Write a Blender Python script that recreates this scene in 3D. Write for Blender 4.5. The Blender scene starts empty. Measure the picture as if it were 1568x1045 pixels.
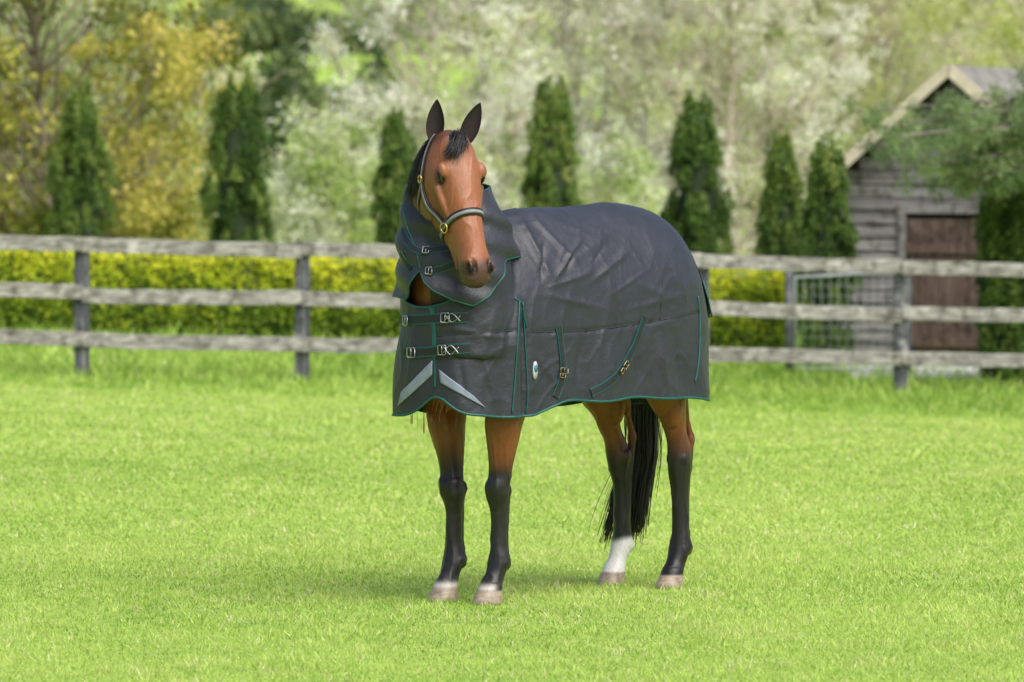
import bpy, bmesh, math, random
import numpy as np
from mathutils import Vector, noise, Matrix
from mathutils.bvhtree import BVHTree
random.seed(7); rng=np.random.default_rng(7)
scene=bpy.context.scene
COL=scene.collection

# ------------------------------------------------------------ helpers
def link(o,parent=None):
    COL.objects.link(o)
    if parent: o.parent=parent
    return o
def empty(name,loc=(0,0,0)):
    e=bpy.data.objects.new(name,None); link(e); return e
def mesh_obj(name,verts,faces,mat=None,parent=None,smooth=True,attrs=None):
    me=bpy.data.meshes.new(name)
    if isinstance(verts,np.ndarray) and isinstance(faces,np.ndarray):
        nv=len(verts); nf,k=faces.shape
        me.vertices.add(nv); me.vertices.foreach_set('co',verts.astype(np.float32).ravel())
        me.loops.add(nf*k); me.loops.foreach_set('vertex_index',faces.astype(np.int32).ravel())
        me.polygons.add(nf); me.polygons.foreach_set('loop_start',np.arange(0,nf*k,k,dtype=np.int32))
        me.polygons.foreach_set('loop_total',np.full(nf,k,dtype=np.int32))
        me.update(calc_edges=True)
    else:
        me.from_pydata([tuple(v) for v in verts],[],[tuple(f) for f in faces]); me.update()
    if smooth: me.polygons.foreach_set('use_smooth',[True]*len(me.polygons))
    if attrs:
        for k,v in attrs.items():
            v=np.asarray(v,dtype=np.float32)
            if v.ndim==1:
                a=me.attributes.new(k,'FLOAT','POINT'); a.data.foreach_set('value',v)
            else:
                a=me.attributes.new(k,'FLOAT_COLOR','POINT'); a.data.foreach_set('color',v.ravel())
    if mat: me.materials.append(mat)
    return link(bpy.data.objects.new(name,me),parent)
def smooth01(x):
    x=np.clip(x,0,1); return x*x*(3-2*x)
def catmull(arr,n):
    arr=np.asarray(arr,float); m=len(arr); out=[]
    for i in range(m-1):
        p0=arr[max(i-1,0)];p1=arr[i];p2=arr[i+1];p3=arr[min(i+2,m-1)]
        for j in range(n):
            t=j/n
            out.append(.5*((2*p1)+(-p0+p2)*t+(2*p0-5*p1+4*p2-p3)*t*t+(-p0+3*p1-3*p2+p3)*t**3))
    out.append(arr[-1]); return np.array(out)
class MB:
    def __init__(s): s.v=[]; s.f=[]; s.t=[]
    def add(s,v,f,t=0.5):
        o=len(s.v); s.v+= [tuple(x) for x in v]; s.f+=[tuple(i+o for i in q) for q in f]; s.t+=[t]*len(v)
    def rings(s,rings,cap=True,t=0.5):
        n=len(rings[0]); v=[p for r in rings for p in r]; f=[]
        for i in range(len(rings)-1):
            for j in range(n):
                a=i*n+j;b=i*n+(j+1)%n; f.append((a,b,b+n,a+n))
        if cap:
            for k in (0,len(rings)-1):
                c=np.mean(np.array(rings[k]),axis=0); v.append(tuple(c)); ci=len(v)-1
                for j in range(n):
                    a=k*n+j;b=k*n+(j+1)%n
                    f.append((b,a,ci) if k==0 else (a,b,ci))
        s.add(v,f,t)
    def tube(s,pts,rad,seg=6,t=0.5,cap=True):
        pts=[np.array(p,float) for p in pts]; rings=[]
        if np.isscalar(rad): rad=[rad]*len(pts)
        prev=None
        for i,p in enumerate(pts):
            d=pts[min(i+1,len(pts)-1)]-pts[max(i-1,0)]; d/= (np.linalg.norm(d)+1e-9)
            if prev is None:
                a=np.array([0,0,1.]) if abs(d[2])<.9 else np.array([1.,0,0])
            else: a=prev
            u=a-d*np.dot(a,d); u/=np.linalg.norm(u)+1e-9; w=np.cross(d,u); prev=u
            rings.append([p+rad[i]*(math.cos(2*math.pi*k/seg)*u+math.sin(2*math.pi*k/seg)*w) for k in range(seg)])
        s.rings(rings,cap,t)
    def box(s,c,d,t=0.5,ux=(1,0,0),uy=(0,1,0),uz=(0,0,1)):
        c=np.array(c,float);ux=np.array(ux,float);uy=np.array(uy,float);uz=np.array(uz,float)
        v=[c+ux*d[0]/2*a+uy*d[1]/2*b+uz*d[2]/2*e for a in(-1,1) for b in(-1,1) for e in(-1,1)]
        s.add(v,[(0,1,3,2),(4,6,7,5),(0,4,5,1),(2,3,7,6),(0,2,6,4),(1,5,7,3)],t)
    def ball(s,c,r,u=(1,0,0),v=(0,1,0),w=(0,0,1),n=10):
        c=np.array(c,float); u,v,w=[np.array(a,float) for a in(u,v,w)]
        if np.isscalar(r): r=(r,r,r)
        rings=[]
        for i in range(n+1):
            ph=math.pi*(i+.001)/(n+.002)
            rings.append([c+w*r[2]*math.cos(ph)+math.sin(ph)*(u*r[0]*math.cos(a)+v*r[1]*math.sin(a)) for a in np.linspace(0,2*math.pi,13)[:-1]])
        s.rings(rings,True)
    def obj(s,name,mat,parent=None,smooth=True):
        return mesh_obj(name,s.v,s.f,mat,parent,smooth,{'tone':s.t})

# ------------------------------------------------------------ materials
def newmat(name):
    m=bpy.data.materials.new(name); m.use_nodes=True; nt=m.node_tree
    return m,nt,nt.nodes['Principled BSDF']
def N(nt,t,**k):
    n=nt.nodes.new(t)
    for a,b in k.items(): setattr(n,a,b)
    return n
def ramp(nt,stops,fac):
    r=N(nt,'ShaderNodeValToRGB'); el=r.color_ramp.elements
    while len(el)>1: el.remove(el[-1])
    el[0].position=stops[0][0]; el[0].color=(*stops[0][1],1)
    for p,c in stops[1:]:
        e=el.new(p); e.color=(*c,1)
    nt.links.new(fac,r.inputs[0]); return r.outputs[0]
def noise_tex(nt,scale,detail=4,rough=.6,vec=None,mapscale=None):
    n=N(nt,'ShaderNodeTexNoise'); n.inputs['Scale'].default_value=scale; n.inputs['Detail'].default_value=detail; n.inputs['Roughness'].default_value=rough
    tc=N(nt,'ShaderNodeTexCoord'); v=tc.outputs['Object']
    if mapscale:
        mp=N(nt,'ShaderNodeMapping'); mp.inputs['Scale'].default_value=mapscale; nt.links.new(v,mp.inputs[0]); v=mp.outputs[0]
    nt.links.new(v,n.inputs['Vector']); return n.outputs[0]
def bump(nt,b,h,strength,dist=.01,prev=None):
    bn=N(nt,'ShaderNodeBump'); bn.inputs['Strength'].default_value=strength; bn.inputs['Distance'].default_value=dist
    nt.links.new(h,bn.inputs['Height'])
    if prev: nt.links.new(prev,bn.inputs['Normal'])
    nt.links.new(bn.outputs[0],b.inputs['Normal']); return bn.outputs[0]
def mixc(nt,a,b,fac,mode='MIX'):
    m=N(nt,'ShaderNodeMix',data_type='RGBA',blend_type=mode)
    for s,v in ((6,a),(7,b)):
        if isinstance(v,tuple): m.inputs[s].default_value=(*v,1)
        else: nt.links.new(v,m.inputs[s])
    if isinstance(fac,float): m.inputs[0].default_value=fac
    else: nt.links.new(fac,m.inputs[0])
    return m.outputs[2]
def simple(name,col,rough=.6,metal=0,var=.25,scale=30,bs=0.0):
    m,nt,b=newmat(name); n=noise_tex(nt,scale)
    c=ramp(nt,[(.3,tuple(x*(1-var) for x in col)),(.7,tuple(min(1,x*(1+var)) for x in col))],n)
    nt.links.new(c,b.inputs['Base Color']); b.inputs['Roughness'].default_value=rough; b.inputs['Metallic'].default_value=metal
    if bs: bump(nt,b,n,bs)
    return m
def leafmat(name,stops,trans=.3,rough=.55):
    m,nt,b=newmat(name)
    a=N(nt,'ShaderNodeAttribute',attribute_name='tone')
    c=ramp(nt,stops,a.outputs['Fac'])
    nt.links.new(c,b.inputs['Base Color']); b.inputs['Roughness'].default_value=rough
    b.inputs['Specular IOR Level'].default_value=.25
    tr=N(nt,'ShaderNodeBsdfTranslucent'); nt.links.new(c,tr.inputs[0])
    mx=N(nt,'ShaderNodeMixShader'); mx.inputs[0].default_value=trans
    nt.links.new(b.outputs[0],mx.inputs[1]); nt.links.new(tr.outputs[0],mx.inputs[2])
    nt.links.new(mx.outputs[0],nt.nodes['Material Output'].inputs[0]); return m
def woodmat(name,dark,mid,light,axis='x',lich=.5):
    m,nt,b=newmat(name)
    ms={'x':(.6,8,14),'z':(14,14,1.0)}[axis]
    n=noise_tex(nt,2.2,6,.65,mapscale=ms); n2=noise_tex(nt,5,5,.7)
    c=ramp(nt,[(.3,dark),(.5,mid),(.7,light)],n)
    if lich:
        l=ramp(nt,[(.55,(0,0,0)),(.68,(lich,lich,lich))],n2); c=mixc(nt,c,tuple(min(.7,x*1.3+.05) for x in light),l)
    n3=noise_tex(nt,9,3,.5); d=ramp(nt,[(.33,(.35,.32,.3)),(.5,(1,1,1))],n3); c=mixc(nt,c,d,.8,'MULTIPLY')
    nt.links.new(c,b.inputs['Base Color']); b.inputs['Roughness'].default_value=.85; bump(nt,b,n,.6,.01); return m

# ------------------------------------------------------------ terrain
def G(x,y):
    x=np.asarray(x,float); y=np.asarray(y,float)
    z=-smooth01((y-30)/18)*.034*(np.clip(x,-8,12)+3.7)
    z=z+smooth01((y-105)/330)*(16+3*np.sin(x*.02+1))
    z=z+.012*np.sin(x*1.3+y*.7)*np.sin(y*.45+x*.2)*smooth01((np.abs(y-24.3)-1.2)/3)
    return z
xs=np.unique(np.concatenate([np.linspace(-400,-16,24),np.linspace(-16,16,65),np.linspace(16,400,24)]))
ys=np.unique(np.concatenate([np.linspace(-30,16,10),np.linspace(16,70,110),np.linspace(70,200,50),np.linspace(200,900,40)]))
X,Y=np.meshgrid(xs,ys); Z=G(X,Y); nx=len(xs)
gv=np.stack([X.ravel(),Y.ravel(),Z.ravel()],1)
ii,jj=np.meshgrid(np.arange(len(ys)-1),np.arange(nx-1),indexing='ij'); a=(ii*nx+jj).ravel()
gf=np.stack([a,a+1,a+nx+1,a+nx],1)
m,nt,b=newmat('lawn_ground')
n1=noise_tex(nt,.5,4,.6); n2=noise_tex(nt,9,5,.7); n3=noise_tex(nt,60,3,.7)
c=ramp(nt,[(.3,(.23,.37,.06)),(.55,(.35,.50,.09)),(.75,(.44,.55,.15))],n1)
c=mixc(nt,c,ramp(nt,[(.35,(.18,.30,.05)),(.6,(.40,.52,.12)),(.8,(.52,.50,.23))],n2),.55)
c=mixc(nt,c,ramp(nt,[(.3,(.6,.62,.5)),(.6,(1,1,1))],n3),.6,'MULTIPLY')
nt.links.new(c,b.inputs['Base Color']); b.inputs['Roughness'].default_value=.9; b.inputs['Specular IOR Level'].default_value=.1
bump(nt,b,n3,.6,.02)
mesh_obj('ground',gv,gf,m)

def vnoise(x,y,sc,seed):
    r=np.random.default_rng(seed); g=r.random((64,64)); X=x*sc+500;Y=y*sc+500; xi=np.floor(X).astype(int);yi=np.floor(Y).astype(int); fx=smooth01(X-xi);fy=smooth01(Y-yi)
    a=g[xi%64,yi%64];b=g[(xi+1)%64,yi%64];c=g[xi%64,(yi+1)%64];d=g[(xi+1)%64,(yi+1)%64]
    return (a*(1-fx)+b*fx)*(1-fy)+(c*(1-fx)+d*fx)*fy
def blades(regions):
    V=[];T=[]
    for (x0,x1,y0,y1,n,h0,h1,w,tb) in regions:
        y=rng.uniform(y0,y1,n); x=rng.uniform(x0,x1,n)
        pt=vnoise(x,y*.6,.8,1)*.6+vnoise(x,y,2.7,2)*.4
        pf=vnoise(x,y*.7,6,3)*2-1; pc=vnoise(x,y*.6,14,4)
        z=G(x,y); h=rng.uniform(h0,h1,n)*(.7+.6*rng.random(n)**4)*(1+.35*pf)*(.75+.5*pc)
        hoofd=np.minimum.reduce([np.hypot(x-hx,y-hy) for hx,hy in ((-.285,24.03),(-.095,23.88),(.43,24.98),(.70,24.78))]); h=h*(1+.7*np.exp(-(hoofd/.12)**2))
        a=rng.uniform(0,2*np.pi,n); ln=rng.normal(0,.6,(n,2))*h[:,None]
        ww=w*rng.uniform(.6,1.3,n)
        c=np.stack([x,y,z-.004],1); dx=np.stack([np.cos(a)*ww,np.sin(a)*ww,0*a],1)
        tip=c+np.stack([ln[:,0],ln[:,1],h],1)
        V.append(np.stack([c-dx,c+dx,tip],1).reshape(-1,3))
        t=np.clip(tb+.40*(pt-.5)+.16*pf+.28*(pc-.5)+rng.normal(0,.10,n),0,.84)
        dead=rng.random(n)<(.03+.55*np.clip(vnoise(x,y*.6,4.5,7)-.60,0,1)+.25*np.clip(vnoise(x,y,17,8)-.6,0,1))*(y<46)+.03; t[dead]=rng.uniform(.86,1,dead.sum())
        T.append(np.repeat(t,3))
    V=np.concatenate(V); T=np.concatenate(T); return V,np.arange(len(V)).reshape(-1,3),T
gm=leafmat('grass_blade',[(0,(.12,.21,.03)),(.3,(.24,.38,.06)),(.55,(.40,.55,.11)),(.82,(.54,.65,.18)),(.9,(.58,.54,.28)),(1,(.72,.66,.43))],.35,.6)
v,f,t=blades([(-3.6,3.6,19.5,23,110000,.010,.032,.0034,.52),(-4.2,4.2,23,28,140000,.010,.032,.004,.52),(-5,5,28,36,110000,.012,.036,.006,.54),
 (-6,6,36,47,90000,.014,.04,.009,.56),(-6.5,6.5,46.8,48.6,14000,.03,.09,.01,.46),(-7,7,48.2,52,20000,.05,.16,.012,.42),(-8,8,52,59,25000,.07,.2,.016,.38),(-9,9,59,80,20000,.1,.25,.03,.3)])
mesh_obj('grass',v,f,gm,smooth=False,attrs={'tone':t})

# ------------------------------------------------------------ HORSE
O=np.array([-.185,24.,0.]); H=np.array([-.656,-.755,0.]); Lf=np.array([.755,-.656,0.]); UP=np.array([0,0,1.])
def W3(s,t,z): return O+s*H+t*Lf+z*UP
hb=MB()
def leg(base,st,n=5,top=(0,0),kf=1.04):
    arr=catmull(st,n); rings=[]
    for z,ds,dt,ra,rb in arr:
        k=max(0,min(1,(z-.45)/.35))
        c=W3(base[0]+ds+top[0]*k,base[1]+dt+top[1]*k,z)
        rings.append([c+H*ra*kf*math.cos(q)+Lf*rb*kf*math.sin(q) for q in np.linspace(0,2*math.pi,21)[:-1]])
    hb.rings(rings)
fore=[(0,.076,0,.070,.061),(.02,.072,0,.066,.058),(.06,.058,0,.053,.050),(.082,.05,0,.049,.045),(.11,.034,0,.041,.039),(.14,.016,0,.042,.041),(.17,-.002,0,.050,.046),
 (.20,-.004,0,.045,.042),(.25,0,0,.035,.032),(.36,0,0,.035,.032),(.41,.002,0,.041,.039),(.455,.01,0,.049,.048),(.50,.012,0,.050,.049),(.54,.004,0,.047,.046),(.60,0,0,.055,.050),(.68,0,0,.071,.060),(.76,0,0,.085,.071),(.86,-.02,0,.10,.08),(1.0,-.03,0,.15,.10)]
hind=[(0,.076,0,.066,.058),(.02,.072,0,.062,.055),(.06,.058,0,.051,.048),(.082,.05,0,.048,.046),(.11,.034,0,.042,.040),(.14,.016,0,.044,.043),(.17,-.002,0,.052,.047),
 (.205,-.004,0,.045,.041),(.26,0,0,.037,.034),(.40,0,0,.039,.035),(.47,.002,0,.046,.040),(.53,0.004,0,.056,.046),(.58,0.008,0,.055,.047),(.63,.014,0,.051,.045),(.68,.035,0,.049,.044),(.74,.055,0,.061,.052),(.82,.09,0,.090,.072),(.92,.12,0,.13,.09),(1.08,.14,0,.2,.11)]
RF=(-.036,-.111);LFt=(-.047,.131);RH=(-1.232,-.183);LH=(-1.246,.137)
leg(RF,fore,top=(0.0,-.05)); leg(LFt,fore,top=(0,.03)); leg(RH,hind,top=(.04,-.02)); leg(LH,hind,top=(0,.0))
for bs,fo in((RF,1),(LFt,1),(RH,0),(LH,0)):
    hb.tube([W3(bs[0]-.040,bs[1],z) for z in (.19,.25,.33,.40,.46)],[.02,.016,.016,.017,.02],8)
    hb.ball(W3(bs[0]-.039,bs[1],.165),(.025,.03,.03),H,Lf,UP)
    for sd in(-1,1): hb.ball(W3(bs[0]+.0,bs[1]+sd*.034,.172),(.022,.016,.022),H,Lf,UP)
    if fo:
        hb.ball(W3(bs[0]-.045,bs[1],.475),(.024,.025,.034),H,Lf,UP)
        for sd in(-1,1): hb.ball(W3(bs[0]+.02,bs[1]+sd*.028,.50),(.028,.020,.028),H,Lf,UP); hb.ball(W3(bs[0]+.02,bs[1]+sd*.028,.455),(.025,.019,.022),H,Lf,UP)
        kx=-.05 if bs is RF else .03
        hb.ball(W3(bs[0]+.03,bs[1]+kx*.8+.02,.76),(.05,.04,.11),H,Lf,UP)
        hb.ball(W3(bs[0]+.01,bs[1]+kx*.7-.035,.74),(.04,.032,.12),H,Lf,UP)
    else:
        hb.ball(W3(bs[0]-.068,bs[1],.645),(.024,.022,.040),H,Lf,UP)
        hb.tube([W3(bs[0]-.040,bs[1],.45),W3(bs[0]-.058,bs[1],.56),W3(bs[0]-.070,bs[1],.65),W3(bs[0]-.045,bs[1],.73),W3(bs[0]+.0,bs[1],.84)],[.018,.019,.019,.014,.035],8)
        for sd in(-1,1): hb.ball(W3(bs[0]+.015,bs[1]+sd*.032,.565),(.034,.022,.034),H,Lf,UP)
        hb.ball(W3(bs[0]+.09,bs[1]+.03,.80),(.045,.05,.10),H,Lf,UP)
def body_rings(off,zbot):
    st=[(.33,1.20,.03),(.315,1.24,.10),(.27,1.30,.18),(.18,1.38,.24),(.05,1.52,.278),(-.15,1.635,.285),(-.35,1.668,.298),(-.6,1.665,.305),(-.91,1.683,.305),(-1.1,1.668,.298),(-1.22,1.625,.275),(-1.33,1.545,.228),(-1.41,1.44,.16),(-1.45,1.34,.09),(-1.465,1.27,.03)]
    arr=catmull(st,5); rings=[]
    for s,zt,w in arr:
        w=max(.02,w-off); zt=zt-off; s2=s*(1-off*.7)-off*.3
        half=[]
        R=.46
        for u in np.linspace(0,1,12):
            uu=u**1.6; half.append((w*(1-(1-uu)**2.1)**.56,zt-R*uu))
        if off>0:
            low=[(w*math.cos(a),(zt-R)-((zt-R)-zbot)*math.sin(a)) for a in np.linspace(0,math.pi/2,8)[1:]]
        else:
            low=[(w*(1+.03*k),(zt-R)+(zbot-(zt-R))*k) for k in np.linspace(0,1,10)[1:]]
        half+=low
        ring=[W3(s2,t,z) for t,z in half]+[W3(s2,-t,z) for t,z in half[::-1][(1 if off>0 else 0):-1]]
        rings.append(ring)
    return rings
hb.rings(body_rings(.05,.95))
def ell(c,rx,ry,n=24):
    return [np.array([c[0]+rx*math.cos(a),c[1]+ry*math.sin(a),c[2]]) for a in np.linspace(0,2*math.pi,n+1)[:-1]]
neck=[(-.21,23.96,1.15,.21,.23),(-.215,23.93,1.30,.215,.23),(-.225,23.90,1.45,.205,.20),(-.245,23.87,1.58,.185,.17),(-.272,23.83,1.72,.155,.14),(-.28,23.79,1.84,.125,.12),(-.272,23.74,1.93,.09,.09),(-.265,23.72,1.98,.05,.05)]
hb.rings([ell(r[:3],r[3],r[4]) for r in catmull(neck,4)])
psi=math.radians(32);dl=math.radians(20)
P0=np.array([-.219,23.60,1.978])
HL=np.array([math.sin(psi)*math.sin(dl),-math.cos(psi)*math.sin(dl),-math.cos(dl)])
HF=np.array([math.sin(psi)*math.cos(dl),-math.cos(psi)*math.cos(dl),math.sin(dl)])
HW=np.array([math.cos(psi),math.sin(psi),0.])
def HP(q,f,w): return P0+q*HL+f*HF+w*HW
hd=[(-.035,-.05,.09,.045,.045),(-.01,-.02,.16,.074,.06),(.04,-.002,.235,.095,.080),(.10,.008,.28,.114,.092),(.155,.008,.305,.122,.096),(.20,.004,.318,.115,.095),(.25,0,.305,.098,.091),(.31,-.002,.265,.081,.083),(.37,-.004,.225,.070,.073),(.43,-.006,.19,.063,.064),(.49,-.008,.168,.061,.058),(.54,-.01,.16,.066,.058),(.585,-.014,.15,.067,.056),(.615,-.026,.12,.058,.048),(.640,-.05,.06,.034,.03)]
rings=[]
for q,f0,D,wd,wv in catmull(hd,5):
    r=[]
    for a in np.linspace(0,2*math.pi,29)[:-1]:
        ca,sa=math.cos(a),math.sin(a)
        k=(1-ca)/2; w=wd*(1-k)+wv*k
        n=2.5
        lw=math.copysign(abs(sa)**(2/n),sa)*w; fc=math.copysign(abs(ca)**(2/n),ca)*D/2
        r.append(HP(q,f0-D/2+fc,lw))
    rings.append(r)
hb.rings(rings)
EW=.106
for sd in(-1,1):
    hb.ball(HP(.148,-.032,sd*(EW-.014)),(.038,.024,.024),HL,HF,HW)
    hb.ball(HP(.225,-.19,sd*.076),(.09,.09,.028),HL,HF,HW)
    hb.tube([HP(.20,-.08,sd*.107),HP(.27,-.085,sd*.090),(HP(.35,-.085,sd*.070))],[.014,.014,.008],8)
    hb.ball(HP(.572,-.040,sd*.052),(.036,.032,.018),HL,HF,HW)
hb.ball(HP(.578,-.144,0),(.038,.025,.036),HL,HF,HW)
me=bpy.data.meshes.new('tmp'); me.from_pydata([tuple(v) for v in hb.v],[],hb.f)
tmp=link(bpy.data.objects.new('tmp',me))
md=tmp.modifiers.new('r','REMESH'); md.mode='VOXEL'; md.voxel_size=.0055
sm=tmp.modifiers.new('s','SMOOTH'); sm.factor=.5; sm.iterations=4
dg=bpy.context.evaluated_depsgraph_get(); hm=bpy.data.meshes.new_from_object(tmp.evaluated_get(dg))
bpy.data.objects.remove(tmp)
nv=len(hm.vertices); co=np.empty(nv*3,np.float32); hm.vertices.foreach_get('co',co); co=co.reshape(-1,3).astype(float)
nm=np.empty(nv*3,np.float32); hm.vertices.foreach_get('normal',nm); nm=nm.reshape(-1,3)
rel=co-P0; hq=rel@HL; hf=rel@HF; hw=rel@HW
headm=(hq>-.05)&(np.abs(hw)<.15)&(hf>-.33)&(hf<.06)&(hq<.68)
disp=np.zeros(nv); nos=np.zeros(nv)
for sd in(-1,1):
    e=((hq-.580+.35*(hf+.035))/.029)**2+((hf+.034)/.019)**2
    side=(np.sign(hw)==sd)*(np.abs(hw)>.024)*headm
    k=np.exp(-e**1.5)*side; disp-=.022*k
    rim=np.exp(-((np.sqrt(e)-1.45)/.35)**2)*side; disp+=.003*rim
    nos=np.maximum(nos,k)
eye=np.exp(-(((hq-.170)/.028)**2+((hf+.054)/.018)**2)**1.5)*headm*(np.abs(hw)>.06)
disp-=.008*eye
mouth=np.exp(-((hf+.118+.12*(hq-.6))/.006)**2)*smooth01((hq-.49)/.04)*headm; disp-=.006*mouth
temple=np.exp(-(((hq-.10)/.03)**2+((hf+.05)/.025)**2))*headm*(np.abs(hw)>.05); disp-=.007*temple
nzv=np.array([noise.noise(Vector(p)*9) for p in co]); nz2=np.array([noise.noise(Vector(p)*35) for p in co])
z_=co[:,2]
legm=(z_<.90)&(z_>.09); vein=np.array([1-abs(noise.noise(Vector((p[0]*16,p[1]*16,p[2]*4)))*2.2) for p in co]); disp+=legm*.0045*np.clip(vein,0,1)**4
disp+=headm*.003*np.clip(vein,0,1)**5
co+=nm*disp[:,None]
hm.vertices.foreach_set('co',co.astype(np.float32).ravel())
def colmix(c,new,k): return c*(1-k[:,None])+np.array(new)[None,:]*k[:,None]
c=np.tile(np.array([.215,.072,.028]),(nv,1))*(1+.25*nzv[:,None])
s_=(co-O)@H; t_=(co-O)@Lf; z_=co[:,2]
hindm=s_<-.6
blk=[.014,.012,.0125]
th=.575+.06*nzv+np.where(hindm&(t_>-.02),.05,0)
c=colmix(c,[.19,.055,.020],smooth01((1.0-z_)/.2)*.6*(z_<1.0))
c=colmix(c,blk,1-smooth01((z_-th+.05)/.14))
c=colmix(c,[.05,.045,.043],((z_>.08)&(z_<.55)&~hindm)*.25*smooth01(nz2+.4))
wl=(hindm&(t_<-.03)&(z_<.26)); c=colmix(c,[.72,.69,.66],wl*(1-smooth01((z_-.185-.03*nzv)/.03)))
hoof=1-smooth01((z_-.052)/.012)
cor=np.exp(-((z_-.070)/.015)**2)*(~hindm)*smooth01(.8+nzv*1.5); c=colmix(c,[.6,.55,.5],cor*.8)
c=colmix(c,[.36,.28,.21],hoof); c=c*(1-.22*hoof*(.5+.5*np.sin(z_*420+nz2*5)))[:,None]*(1-.3*hoof*smooth01(nz2*2))[:,None]
c=colmix(c,[.01,.01,.01],((z_>.90)&(z_<1.42)&(t_>.05)).astype(float)*.9)
hk=headm.astype(float)
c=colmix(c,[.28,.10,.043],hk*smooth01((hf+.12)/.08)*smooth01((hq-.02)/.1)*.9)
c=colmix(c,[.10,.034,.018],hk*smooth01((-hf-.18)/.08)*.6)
c=colmix(c,[.42,.22,.16],hk*np.exp(-(hw/.022)**2)*np.exp(-((hq-.17)/.06)**2)*(hf>-.03)*.5)  # soft forehead highlight: reflected light painted into the coat colour
c=colmix(c,[.045,.024,.020],hk*smooth01((hq-.51+.05*nzv)/.07)*.85)
c=colmix(c,[.12,.07,.062],hk*smooth01((hq-.6)/.02)*.35)
c=colmix(c,[.005,.004,.004],np.clip(nos*1.8,0,1)); c=colmix(c,[.02,.012,.010],mouth*.7)
er=np.exp(-(((hq-.170)/.042)**2+((hf+.054)/.029)**2)**1.2)*headm*(np.abs(hw)>.06)
c=colmix(c,[.025,.016,.013],er*.85)
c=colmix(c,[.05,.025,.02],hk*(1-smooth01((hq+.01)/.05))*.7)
nk=((z_>1.45)&~headm); c=colmix(c,[.10,.036,.018],nk*.6)
a=hm.attributes.new('Col','FLOAT_COLOR','POINT'); a.data.foreach_set('color',np.concatenate([np.clip(c,0,1),np.ones((nv,1))],1).astype(np.float32).ravel())
hm.polygons.foreach_set('use_smooth',[True]*len(hm.polygons)); hm.update()
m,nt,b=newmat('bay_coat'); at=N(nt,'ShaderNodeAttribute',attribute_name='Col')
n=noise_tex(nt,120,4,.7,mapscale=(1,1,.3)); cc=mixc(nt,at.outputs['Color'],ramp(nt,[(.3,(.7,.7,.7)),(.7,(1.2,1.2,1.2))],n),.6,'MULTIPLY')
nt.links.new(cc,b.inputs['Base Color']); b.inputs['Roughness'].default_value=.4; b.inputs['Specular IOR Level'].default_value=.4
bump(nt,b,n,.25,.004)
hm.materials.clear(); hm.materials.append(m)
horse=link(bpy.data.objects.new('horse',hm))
HB=BVHTree.FromPolygons([Vector(p) for p in co],[tuple(p.vertices) for p in hm.polygons])
def hcast0(q,f,sd):
    h=HB.ray_cast(Vector(HP(q,f,sd*.3)),Vector(-HW*sd)); return abs((np.array(h[0])-P0)@HW) if h[0] is not None else EW
eb=MB(); ex=[hcast0(.170,-.054,-1),hcast0(.170,-.054,1)]
for sd,e_ in((-1,ex[0]),(1,ex[1])): eb.ball(HP(.170,-.054,sd*(e_+.002)),(.025,.019,.016),HL,HF,HW,14)
eb.obj('eyes',simple('eye_dark',(.012,.007,.005),.05),horse)
lb=MB()
for sd,e_ in((-1,ex[0]),(1,ex[1])):
    lb.tube([HP(.170-.029*math.cos(a),-.054+.020*math.sin(a),sd*(e_+.012-.010*abs(math.cos(a))**2)) for a in np.linspace(-.1,math.pi+.1,9)],.0045,6)
    lb.tube([HP(.170-.029*math.cos(a),-.054-.018*math.sin(a),sd*(e_+.008-.007*abs(math.cos(a))**2)) for a in np.linspace(-.1,math.pi+.1,9)],.003,6)
lb.obj('eyelids',simple('eyelid',(.03,.018,.014),.4),horse)
earout=simple('ear_coat',(.055,.024,.016),.6); earin=simple('ear_inside',(.02,.012,.011),.9)
for base,tip,sd in (((-.322,23.65,1.955),(-.312,23.65,2.122),-1),((-.200,23.69,1.945),(-.130,23.70,2.108),1)):
    base=np.array(base);tip=np.array(tip); ax=tip-base; Hh=np.linalg.norm(ax); ax/=Hh
    front=np.array([.12*sd+.05,-1,.0]); front-=ax*front.dot(ax); front/=np.linalg.norm(front); side=np.cross(ax,front)
    for k,(mt,off) in enumerate(((earout,0),(earin,.0035))):
        vv=[];ff=[];nu,nvv=12,11
        for i in range(nu+1):
            u=i/nu; w=.040*(max(0,math.sin(math.pi*min(1,(u*.80+.2))))**.75)*(1-.12*u); w=max(w,.0015)
            for j in range(nvv):
                vq=-1+2*j/(nvv-1); an=vq*1.75*(1-.45*u)
                r=w/ (math.sin(min(1.57,1.75*(1-.45*u)))+.001)*(1-off/.03*.3)
                vv.append(base+ax*u*Hh*(1-.02*k)+side*math.sin(an)*r+front*((1-math.cos(an))*r-.4*r-.01+off))
        for i in range(nu):
            for j in range(nvv-1):
                q=i*nvv+j; ff.append((q,q+1,q+nvv+1,q+nvv))
        mesh_obj('ear_'+('shell' if k==0 else 'lining'),vv,ff,mt,horse)
hairm,nt,b=newmat('horse_hair'); b.inputs['Roughness'].default_value=.38
at=N(nt,'ShaderNodeAttribute',attribute_name='tone'); nt.links.new(ramp(nt,[(0,(.006,.005,.005)),(1,(.04,.034,.034))],at.outputs['Fac']),b.inputs['Base Color'])
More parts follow.
